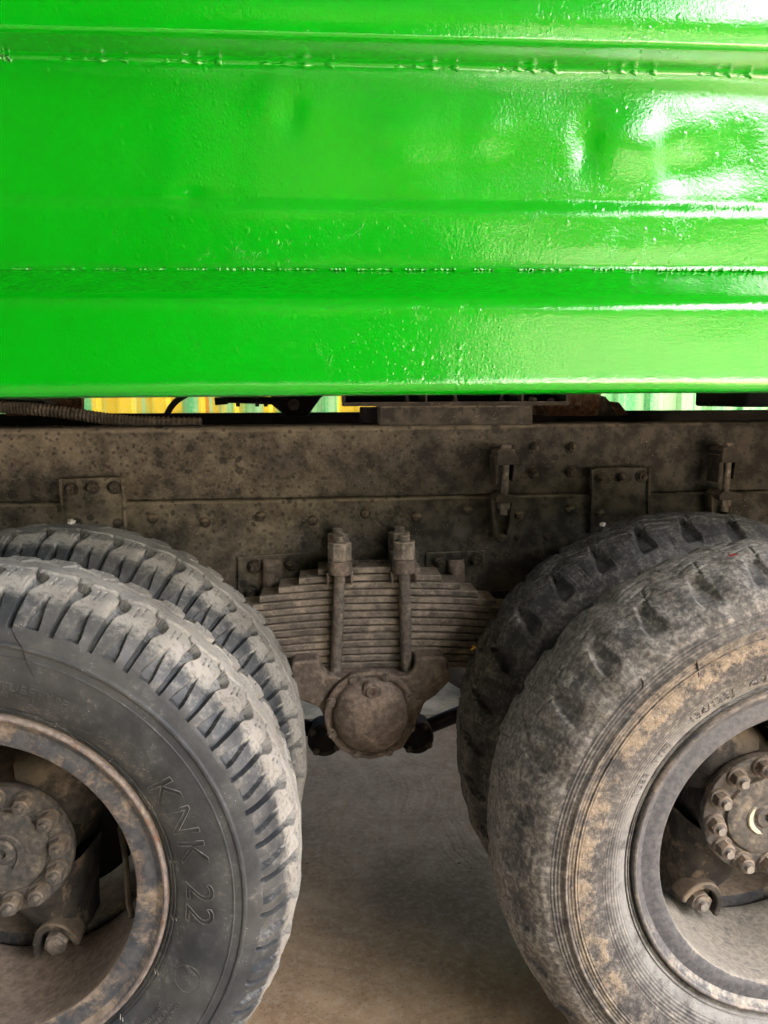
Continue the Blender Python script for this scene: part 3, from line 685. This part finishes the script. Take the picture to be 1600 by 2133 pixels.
PROF = [(.008, .2915), (-.001, .2935), (-.006, .297), (-.0065, .2985), (-.0045, .2995), (-.0095, .302), (-.0105, .3035), (-.008, .305), (-.015, .311), (-.024, .326), (-.0335, .348), (-.0385, .37), (-.0403, .388), (-.0405, .3945), (-.0418, .3955), (-.0418, .397), (-.04, .398),
        (-.0398, .4085), (-.0425, .4105), (-.043, .4125), (-.0425, .4145), (-.0385, .4165)]
def tyre(kind, R, wear=1.0):
    side = PROF + [(-.037, .425), (-.034, .436)]
    if kind == 'lug': sh = [(-.0295, .446), (-.021, .4555), (-.010, .4645), (.003, .473), (.017, .480), (.030, R - .0085), (.037, R - .006), (.043, R - .0042)]
    else: sh = [(-.030, .447), (-.021, .458), (-.008, .469), (.007, .4785), (.022, .486), (.036, R - .0065), (.05, R - .0035)]
    crown = [(YC + y, R - 2.4 * max(0, abs(y)) ** 2.3) for y in np.linspace(-.05, 0, 6)]
    half = side + sh + [c_ for c_ in crown if c_[0] > sh[-1][0] + .006]
    pts = [half[0]]
    for a, b_ in zip(half[:-1], half[1:]):
        L = math.hypot(a[0] - b_[0], a[1] - b_[1]); n = max(1, int(L / (.0028 if b_[1] > .43 else .006)))
        pts += [(a[0] + (b_[0] - a[0]) * (k + 1) / n, a[1] + (b_[1] - a[1]) * (k + 1) / n) for k in range(n)]
    full = pts + [(2 * YC - y, r_) for y, r_ in pts[-2::-1]]
    A = np.array(full); nV = len(A)
    t = np.gradient(A, axis=0); t /= np.linalg.norm(t, axis=1)[:, None] + 1e-9
    nrm = np.stack([-t[:, 1], t[:, 0]], 1)                     # outward in (y, r)
    arc = np.concatenate([[0], np.cumsum(np.linalg.norm(np.diff(A, axis=0), axis=1))]); arc = np.minimum(arc, arc[-1] - arc)
    y, r_ = A[:, 0][None], A[:, 1][None]; ys = np.where(y < YC, y, 2 * YC - y)
    ih = len(pts); s0 = np.interp(.437, A[:ih, 1], arc[:ih]); y_edge = .037 if kind == 'lug' else .04
    s1 = arc[:ih][np.argmax((A[:ih, 0] > y_edge) & (A[:ih, 1] > .45))]
    w = ((arc - s0) / (s1 - s0))[None]                         # 0 at the foot of the wall, 1 at the tread edge, beyond 1 on the tread
    npit, ns = (48, 48) if kind == 'lug' else (32, 46)
    nU = npit * ns; th = np.arange(nU)[:, None] * 2 * PI / nU
    ph = th * npit / (2 * PI) + np.where(y < YC, 0, .5)
    rs = np.random.default_rng(11 if kind == 'lug' else 12)
    wr = lambda v: np.mod(v + .5, 1) - .5
    if kind == 'lug':
        kink = .1 * sst(w, .75, 1.05) - .34 * sst(w, 1.15, 1.5)
        p = wr(ph + kink)
        hw = .055 + .02 * np.clip(w, 0, 1) + .075 * sst(w, .72, .98) - .08 * sst(w, 1.1, 1.45)
        dp = (.0125 + .003 * sst(w, .6, .9)) * sst(w, .0, .03) * (1 - sst(w, 1.42, 1.55))
        g1 = (1 - sst(np.abs(p), hw - .017, hw + .017)) * dp
        q = wr(ph + .5); hw2 = .17 - .12 * sst(w, .03, .62)
        g2 = (1 - sst(np.abs(q), hw2 - .016, hw2 + .016)) * sst(w, .025, .05) * (1 - sst(w, .55, .72)) * (.0125 - .003 * sst(w, .05, .5))
        q3 = wr(ph + .5 + .07 * np.sign(np.sin(ys * 300)))
        g3 = (1 - sst(np.abs(q3), .012, .034)) * .0035 * (w > .93) * (w < 1.3)
        zz = np.abs(wr(ph + .2)) * 2
        g4 = (1 - sst(np.abs(w - 1.42 - .12 * (zz - .5)), .02, .05)) * .004
        D = np.maximum(np.maximum(g1, g2), np.maximum(g3, g4))
        edge = np.exp(-((w - .97) / .1) ** 2) * .0022 * (np.abs(wr(ph + .5)) < .32)       # rounded, swollen block edge
        dust = np.where(w > 0, .22 + .78 * sst(w, .4, .86), .12 + .12 * (r_ < .33)) * np.ones_like(D)
        dust = dust - np.clip(D / .0125, 0, 1) * .35 + .3 * (g2 > .004)
        worn = -edge + .0009 * np.sin(ph * 2 * PI / 3.1 + 1) * (w > .5)
    else:
        p = wr(ph + .12 * sst(w, .6, 1.2)); z = np.abs(wr(ph)) * 2
        asym = np.where(p < 0, .6, 1.25)
        hw = .16 - .06 * sst(w, .5, .95) - .06 * sst(w, 1.0, 1.3)
        dp = (.0072 + .009 * (1 - wear)) * sst(w, .30, .55) * (1 - sst(w, 1.0 + .25 * (1 - wear), 1.2 + .3 * (1 - wear)))
        g1 = (1 - sst(np.abs(p) * asym, hw - .055, hw + .02)) * dp
        gl = np.zeros_like(g1)
        for yc_, amp in ((.055, .012), (.088, .012)):
            gl = np.maximum(gl, (1 - sst(np.abs(ys - yc_ - amp * (z - .5) * 2), .001, .0028)) * (.0032 + .002 * (1 - wear)))
        gt = (1 - sst(np.abs(wr(ph + .12 + ys * 3)), .01, .03)) * .0025 * (w > 1.0)
        gs = np.zeros_like(g1)
        for c_ in (-.16, -.09, .12, .19): gs = np.maximum(gs, (1.15 - wear) * (1 - sst(np.abs(wr(ph + .5 - c_)), .006, .02)) * .0016 * sst(w, .25, .3) * (1 - sst(w, .7, .85)))
        D = np.maximum(np.maximum(g1, gl), np.maximum(gt, gs))
        dust = np.where(w > .6, .7, .58) * np.ones_like(D); dust = np.where(w < 0, .42, dust) - .16 * (wear < .9); dust = dust - np.clip(D / .01, 0, 1) * .1 - .26 * np.exp(-((w - .72) / .2) ** 2) * (.35 + .65 * (np.sin(th * 17 + 1.3) * np.sin(th * 41) > -.25))
        worn = .0011 * np.sin(ph * 2 * PI / 2.7) * (w > .3) + .001 * np.sin(ph * 2 * PI / 1.37 + 2) * (w > .1) * (w < .9)
    lump = np.zeros((nU, nV))
    for (a, b_, c_, am) in rs.uniform(0, 1, (22, 4)): lump += np.sin((2 + int(a * 60)) * th + b_ * 6.28 + (c_ - .5) * 160 * y) * .0006 * am
    lump *= (w > 0)
    d = D + worn + lump
    rr = r_ - d * nrm[:, 1][None]; yy = y - d * nrm[:, 0][None]
    V = np.stack([rr * np.cos(th), yy + 0 * th, rr * np.sin(th)], -1)
    V[..., 2] = np.maximum(V[..., 2], -.481)
    return make_mesh('tyre', V.reshape(-1, 3), nU, nV, M_TYL if kind == 'lug' else M_TYR, True, {'dust': dust})
TYL = tyre('lug', .4935); TYR = tyre('rib', .4985); TYRI = tyre('rib', .4985, .35)

def wall_y(r_):
    a = np.array([(p[1], p[0]) for p in PROF[7:] + [(-.037, .425), (-.034, .436)]]); a = a[np.argsort(a[:, 0])]; return float(np.interp(r_, a[:, 0], a[:, 1]))
def letters(txt, r0, a_start, size, parent, mat, outline=.0, name='lettering', space=1.0, lift=.0008):
    """raised characters bent round the sidewall, read clockwise, feet towards the hub"""
    cu = bpy.data.curves.new('t', 'FONT'); cu.body = txt; cu.size = size; cu.space_character = space
    if outline: cu.fill_mode = 'NONE'; cu.bevel_depth = outline; cu.bevel_resolution = 0; cu.resolution_u = 3
    else: cu.extrude = .0008; cu.resolution_u = 2
    ob = bpy.data.objects.new('t', cu); COL.objects.link(ob); dg = bpy.context.evaluated_depsgraph_get(); me = bpy.data.meshes.new_from_object(ob.evaluated_get(dg))
    bpy.data.objects.remove(ob); bpy.data.curves.remove(cu)
    for v in me.vertices:
        x, y_, z_ = v.co; r_ = r0 + y_; t = rad(a_start) - x / r0
        v.co = (r_ * math.cos(t), wall_y(r_) - lift - z_, r_ * math.sin(t))
    me.materials.clear(); me.materials.append(mat); me.name = name
    o = bpy.data.objects.new(name, me); COL.objects.link(o); o.parent = parent; return o

RIMP = [(.004, .2425), (-.001, .2435), (-.003, .247), (-.002, .262), (-.001, .274), (-.004, .279), (-.009, .285), (-.010, .289), (-.0075, .2925), (-.002, .2935), (.006, .291), (.02, .285), (.03, .27), (.2, .262), (.206, .286), (.212, .288), (.214, .284), (.208, .25), (.2, .246), (.17, .2455), (.11, .252), (.05, .2485), (.02, .2425), (.004, .2425)]
def wheel(x, right, inner):
    W = part('wheel', None, (x, .3317 if inner else 0, .525 + DZ))
    o = bpy.data.objects.new('tyre', (TYRI if inner else TYR) if right else TYL); COL.objects.link(o); o.parent = W
    o.rotation_euler = (0, rad({(0, 0): 5.3, (0, 1): 1.0, (1, 0): 9.6, (1, 1): 4.0}[(right, inner)]), 0)
    rm = MB(); rm.lathe(RIMP, 128); rim = rm.build('rim', M_RIMR if right else M_RIM, W, 35)
    return W, rim
WL, rl = wheel(0, 0, 0); WR, r2 = wheel(1.3194, 1, 0)
WLI, _ = wheel(0, 0, 1); WRI, _ = wheel(1.3194, 1, 1)
WL['label'] = 'front outer wheel at lower left with deep lug tyre'; WR['label'] = 'outer wheel at lower right with worn muddy rib tyre'
WLI['label'] = 'inner twin of the left lug tyre'; WRI['label'] = 'inner twin of the right worn tyre'
# far-side wheels
for x, rt in ((0, 0), (1.3194, 1)):
    for dy in (1.78, 2.11):
        W = part('wheel', None, (x, dy, .525 + DZ))
        m = MB(); m.lathe([(.01, .24), (0, .29), (-.03, .33), (-.04, .39), (-.03, .44), (0, .48), (.05, .492), (.1, .495), (.15, .492), (.2, .48), (.235, .44), (.245, .39), (.235, .33), (.2, .29), (.19, .24)], 64); m.build('tyre', M_TYR, W, 60)
        m = MB(); m.lathe([(.04, .25), (.04, .001)], 40); m.build('rim', M_BLACK, W)

NUTM = MB(); NUTM.cyl((0, .002, 0), (0, -.004, 0), .0225, .021, 20); NUTM.cyl((0, -.004, 0), (0, -.022, 0), .0175, .0172, 6); NUTM.cyl((0, -.022, 0), (0, -.0245, 0), .0155, .0135, 18)
NUTME = NUTM.mesh('hub_nut', M_NUT, 28)
STM = MB(); STM.cyl((0, -.02, 0), (0, -.034, 0), .0088, .0082, 16); 
STML = STM.mesh('stud_end', M_CAP, 40); STMR = STM.mesh('stud_end', M_STUD, 40)
def hub(W, right):
    yh = .112; rng = random.Random(3 + right)
    a_sp = (244, 124, 4) if right else (287, 47, 167)
    # spider: conical barrel and four hollow spokes
    m = MB(); m.lathe([(yh + .012, .113), (yh + .02, .108), (yh + .06, .1), (yh + .12, .105), (yh + .18, .12)], 48); H = m.build('hub', M_HUB, W, 50)
    for a in a_sp:
        t = rad(a); u = Vector((math.cos(t), 0, math.sin(t))); s_ = Vector((-math.sin(t), 0, math.cos(t))); m = MB(); v = []; K = 12
        for i in range(9):
            f = i / 8; r_ = .085 + (.228 - .085) * f; wd = .098 - .058 * f ** .8; yt = yh + .022 + .03 * f; dp = .12 - .03 * f
            for j in range(K + 1):
                g_ = j / K * 2 - 1; e = max(0, 1 - abs(g_) ** 3.2) ** .55
                v.append(u * r_ + s_ * (wd * g_) + Vector((0, yt + (1 - e) * dp, 0)))
        fcs = [(i * (K + 1) + j, (i + 1) * (K + 1) + j, (i + 1) * (K + 1) + j + 1, i * (K + 1) + j + 1) for i in range(8) for j in range(K)]
        m.add(v, fcs); m.build('spoke', M_HUB, W, 60)
        # clamp: rounded horseshoe lug round a nut, wedged against the rim
        c_ = u * .203 + Vector((0, .15, 0)); m = MB(); k = 14; oo = []; ri = []
        for i in range(k + 1):
            b_ = PI * i / k; ex = math.cos(b_) * .041; er = math.sin(b_) * .056
            oo.append(s_ * ex - u * (er - .018)); ri.append(s_ * (ex * .74) - u * (er * .74 - .018))
        v = []
        for dy in (-.014, .03):
            v += [c_ + q + Vector((0, dy, 0)) for q in oo]; v += [c_ + q + Vector((0, dy, 0)) for q in ri]
        n = k + 1; fcs = []
        for i in range(k):
            fcs += [(i, i + 1, n + i + 1, n + i), (2 * n + i + 1, 2 * n + i, 3 * n + i, 3 * n + i + 1), (i + 1, i, 2 * n + i, 2 * n + i + 1), (n + i, n + i + 1, 3 * n + i + 1, 3 * n + i)]
        fcs += [(0, n, 3 * n, 2 * n), (k, 2 * n + k, 3 * n + k, n + k)]
        m.add(v, fcs); m.build('rim_clamp', M_HUB, W, 40, .003)
        m = MB(); q = c_ + u * .006; m.cyl(q + Vector((0, .03, 0)), q + Vector((0, -.012, 0)), .021, .0205, 6, rng.random()); m.cyl(q + Vector((0, -.012, 0)), q + Vector((0, -.017, 0)), .016, .012, 20)
        m.build('clamp_nut', M_LEAF if not right else M_NUT, W, 28, .0015)
        if right: m = MB(); m.cyl(q + Vector((0, -.016, 0)), q + Vector((0, -.024, 0)), .009, .0075, 14); m.build('stud_end', M_STUD, W)
    # flange and cap
    m = MB(); m.lathe([(yh + .016, .1125), (yh + .004, .113), (yh + .001, .112), (yh, .109), (yh - .001, .078), (yh + .0015, .0755), (yh + .0005, .073), (yh - .006, .071), (yh - .009, .064), (yh - .0085, .04), (yh - .007, .022), (yh - .009, .0205), (yh - .012, .018), (yh - .0125, .0085), (yh - .004, .0075), (yh, .0001)], 72)
    m.build('hub_cap', M_CAP, W, 30)
    # raised crescent cast into the cap
    m = MB(); A0, A1 = (rad(-62), rad(95)) if not right else (rad(135), rad(255)); k = 18; v = []
    for i in range(k + 1):
        t = A0 + (A1 - A0) * i / k; e = math.sin(PI * min(1, max(0, i / k)))**.4; r1, r2_ = (.031 - .0052 * e, .031 + .0052 * e)
        for r_, dy in ((r1, 0), (r1 + .0015, -.004), (r2_ - .0015, -.004), (r2_, 0)): v.append((r_ * math.cos(t), yh - .0088 + dy, r_ * math.sin(t)))
    m.add(v, [(i * 4 + j, (i + 1) * 4 + j, (i + 1) * 4 + j + 1, i * 4 + j + 1) for i in range(k) for j in range(3)]); m.build('cap_crescent', M_CHALK if right else M_CAP, W, 30)
    off = 5 if not right else 7
    for i in range(12):
        t = rad(off + 30 * i); p = Vector((math.cos(t) * .0935, yh - .002, math.sin(t) * .0935))
        put('hub_nut', NUTME, p, W, (0, rng.uniform(0, 1), 0), .86); put('stud_end', STMR if right else STML, p, W, (0, 0, 0), .86)
    # brake drum and spacer band behind
    m = MB(); m.lathe([(.225, .238), (.225, .262), (.32, .262), (.32, .238), (.225, .238)], 96); m.build('spacer_band', M_RIM, W, 30)
    m = MB(); m.lathe([(.52, .205), (.30, .205), (.295, .15), (.29, .1)], 64); m.build('brake_drum', M_BLACK, W, 40)
hub(WL, 0); hub(WR, 1)
# lock ring bead and valve stems
for W, mt in ((WL, M_LIP), (WR, M_LIPR)):
    m = MB(); m.lathe([(-.0095, .2845), (-.0122, .2865), (-.013, .2888), (-.0118, .2912), (-.0085, .2926), (-.006, .2928)], 160); m.build('lock_ring', mt, W, 50)
m = MB(); m.tube(spline([(.165, .2, -.02), (.185, .15, -.035), (.198, .11, -.06), (.206, .085, -.09), (.214, .07, -.105)], 6), .0052, 10); m.build('valve_stem', M_STEEL, WL, 60)
m = MB(); m.tube(spline([(.02, .05, -.165), (.03, .09, -.19), (.045, .12, -.22)], 5), .0042, 10); m.cyl((.02, .05, -.165), (.018, .042, -.158), .0056, n=12); m.build('valve_stem', M_STEEL, WR, 60)

# moulded writing
def ang(px, py, cx_, cy_=1848): return math.degrees(math.atan2(cy_ - py, px - cx_))
letters('KNK 22', .3225, 33, .063, WL, M_LETT, .00105, space=1.14, lift=.0014)
letters('16 PLY RATING', .346, 113, .022, WL, M_LETT, .0008, space=1.05)
letters('TUBETYPE', .344, 77.2, .0195, WL, M_LETT, .0005, space=1.1)
letters('MAX LOAD 1360KGS AT 590 KPA (85 PSI) 10(mm)', .3325, 108, .0105, WL, M_LETT, .0004)
letters('E 100R-001475', .3215, 92.5, .009, WL, M_LETT, .0004)
letters('CCC', .3215, 51, .010, WL, M_LETT, .0004); letters('DOT', .318, 56.5, .008, WL, M_LETT, .0004)
letters('LOAD RATING AND PRESSURE', .352, -30, .009, WL, M_LETT, .0004); letters('PLY RATING SIZE 20', .341, -31, .009, WL, M_LETT, .0004); letters('SAFETY WARNING', .330, -33, .009, WL, M_LETT, .0004)
letters('A', .340, -20.3, .03, WL, M_LETT, .0007)
letters('136/133', .3185, 131.8, .0215, WR, M_LETTR, .0008, space=1.05); letters('J', .3185, 117.8, .02, WR, M_LETTR, .0008); letters('OKAWI', .3185, 112.6, .0155, WR, M_LETTR, .0008); letters('TUBE', .3175, 158, .018, WR, M_LETTR, .0008); letters('TYPE', .3175, 147, .018, WR, M_LETTR, .0008)
def ring_mark(W, mat, r0, a, rad_, squash=1, r_t=.0006):
    m = MB(); pts = []
    for i in range(25):
        t = 2 * PI * i / 24; r_ = r0 + rad_ * math.sin(t); b_ = rad(a) + rad_ * squash * math.cos(t) / r0; pts.append((r_ * math.cos(b_), wall_y(r_) - .0004, r_ * math.sin(b_)))
    m.tube(pts, r_t, 5, False); m.build('moulded_mark', mat, W, 60)
ring_mark(WL, M_LETT, .349, -23.5, .021); ring_mark(WL, M_TYL, .3245, 49, .0085, 1.5); ring_mark(WL, M_TYL, .3215, 61.5, .005); ring_mark(WL, M_TYL, .325, 94.5, .006); ring_mark(WR, M_TYR, .324, 99.5, .0075)
# marks of use: cracks, a cut, a red paint dab
kr = NT('crack_shadow'); kr.done((.008, .008, .008), .9); kp = NT('red_paint'); kp.done((.3, .02, .02), .6)
def scratch(W, pts, r_, mat, name):
    m = MB(); c_ = Vector((0 if W == WL else 1.3194, 0, .525 + DZ)); P = []
    for px, py in pts:
        y_ = -.03
        for _ in range(6):
            q = at(px, py, y_) - c_; y_ = wall_y(math.hypot(q.x, q.z)) - .0002
        P.append(q)
    m.tube(P, 0, 5, True, lambda i: r_ * (.4 if i in (0, len(P) - 1) else 1)); m.build(name, mat, W, 60)
scratch(WL, ((20, 1303), (33, 1330), (47, 1352), (55, 1382), (72, 1412)), .0006, kr.m, 'crack')
scratch(WR, ((1451, 1376), (1453, 1390), (1456, 1411)), .0018, kr.m, 'cut'); scratch(WR, ((1335, 1412), (1340, 1422), (1338, 1436)), .0014, kr.m, 'cut')
m = MB(); c_ = Vector((1.3194, 0, .525 + DZ))
for px, py in ((1522, 1137), (1529, 1143), (1525, 1132), (1518, 1133)):
    q = at(px, py, .07) - c_; t = math.atan2(q.z, q.x)
    m.add([Vector(((.4990) * math.cos(t + a), .07 + b_, .4990 * math.sin(t + a))) for a, b_ in ((-.006, -.004), (.004, -.005), (.007, .003), (-.003, .004))], [(0, 1, 2, 3)])
m.build('paint_dab', kp.m, WR, 0)
# vent-spew ticks round the bead
m = MB()
for i in range(20):
    t = rad(8 + 18 * i); c_, s_ = math.cos(t), math.sin(t)
    for r_ in (.2995, .3045): m.tube([(r_ * c_, wall_y(max(r_, .306)) + .004, r_ * s_), ((r_ + .004) * c_, wall_y(.31) - .001, (r_ + .004) * s_)], .0006, 4)
m.build('vent_spew', M_CHALK, WL, 0)['kind'] = 'stuff'

# ------------------------------------------------------------------ small loose things
def stone(name, p, s_, seed, mat):
    rs = random.Random(seed); m = MB(); v = []; K, L = 8, 5
    for i in range(L + 1):
        for j in range(K):
            a, b_ = PI * i / L, 2 * PI * j / K; q = 1 + rs.uniform(-.22, .22) * (0 < i < L)
            v.append((p[0] + s_ * q * math.sin(a) * math.cos(b_) * 1.2, p[1] + s_ * q * math.sin(a) * math.sin(b_), p[2] + s_ * .75 * q * math.cos(a)))
    f = [(i * K + j, (i + 1) * K + j, (i + 1) * K + (j + 1) % K, i * K + (j + 1) % K) for i in range(L) for j in range(K)]
    m.add(v, f); return m.build(name, mat, None, 0)
M_STONE = grime('pale_stone', (.4, .39, .37), (.55, .53, .5), (.45, .4, .34), 60, .3)
p = at(149, 1087, .42); tag(stone('pebble', p, .0072, 1, M_STONE), 'pale grey pebble on top of the left inner tyre', 'pebble')
p = at(1255, 1092, .44); tag(stone('pebble', p, .006, 2, M_STONE), 'small whitish chip of stone on top of the right inner tyre', 'pebble')
for px, py, s_, sd_, lb in ((1110, 832, .009, 3, 'pale lump of stone in the rack, nearer the middle of the truck'), (1147, 834, .008, 4, 'pale lump of stone in the rack, beside its right end')):
    tag(stone('stone', at(px, py, .76), s_, sd_, M_STONE), lb, 'stone')
m = MB(); p = at(986, 1350, .40)
for a in range(3):
    t = a * 1.5; m.add([p, p + Vector((.003 * math.cos(t), -.002, .006 * math.sin(t))), p + Vector((.006 * math.cos(t + .4), -.004, .006 * math.sin(t + .4))), p + Vector((.005 * math.cos(t + .9), -.001, .005 * math.sin(t + .9)))], [(0, 1, 2, 3)])
kk = NT('yellow_petal'); kk.done((.75, .42, .03), .6); tag(m.build('dry_petal', kk.m, None, 0), 'tiny yellow dried flower petal stuck on the right inner tyre', 'petal')
# crumbs of dirt and straw: on the ledges and the floor
def crumbs(name, pts, mat):
    m = MB()
    for (p, s_) in pts:
        q = [Vector((random.gauss(0, s_), random.gauss(0, s_), random.gauss(0, s_ * .5))) + Vector(p) for _ in range(4)]
        m.add(q, [(0, 1, 2), (0, 2, 3), (0, 3, 1), (1, 3, 2)])
    return m.build(name, mat, None, 0)
pts = [((random.uniform(-.4, 1.6), YR + random.uniform(.006, .05), za_ + .003), random.uniform(.001, .0022)) for _ in range(420)]
pts += [((cx + random.gauss(0, .03), .64 + random.gauss(0, .02), zt0 + .004), random.uniform(.002, .005)) for _ in range(90)]
tag(crumbs('dirt_crumbs', pts, M_CAST), 'crumbs of dirt lying on the rail ledge and spring', kind='stuff')
m = MB()
for _ in range(60):
    x, y_ = random.uniform(.2, 1.3), random.uniform(.0, 2.6); a = random.uniform(0, PI); l = random.uniform(.006, .022); d = Vector((math.cos(a) * l, math.sin(a) * l, .001))
    m.cyl(Vector((x, y_, .0012)), Vector((x, y_, .0012)) + d, .0007, .0005, 4)
tag(m.build('straw_bits', grime('straw', (.3, .24, .13), (.42, .34, .2), (.3, .25, .18), 40), None, 0), 'bits of straw scattered on the concrete', kind='stuff')
pts = [((random.uniform(.1, 1.4), random.uniform(-.1, 2.6), .002), random.uniform(.0012, .0028)) for _ in range(700)]
tag(crumbs('grit', pts, M_CAST), 'grit scattered on the concrete floor', kind='stuff')
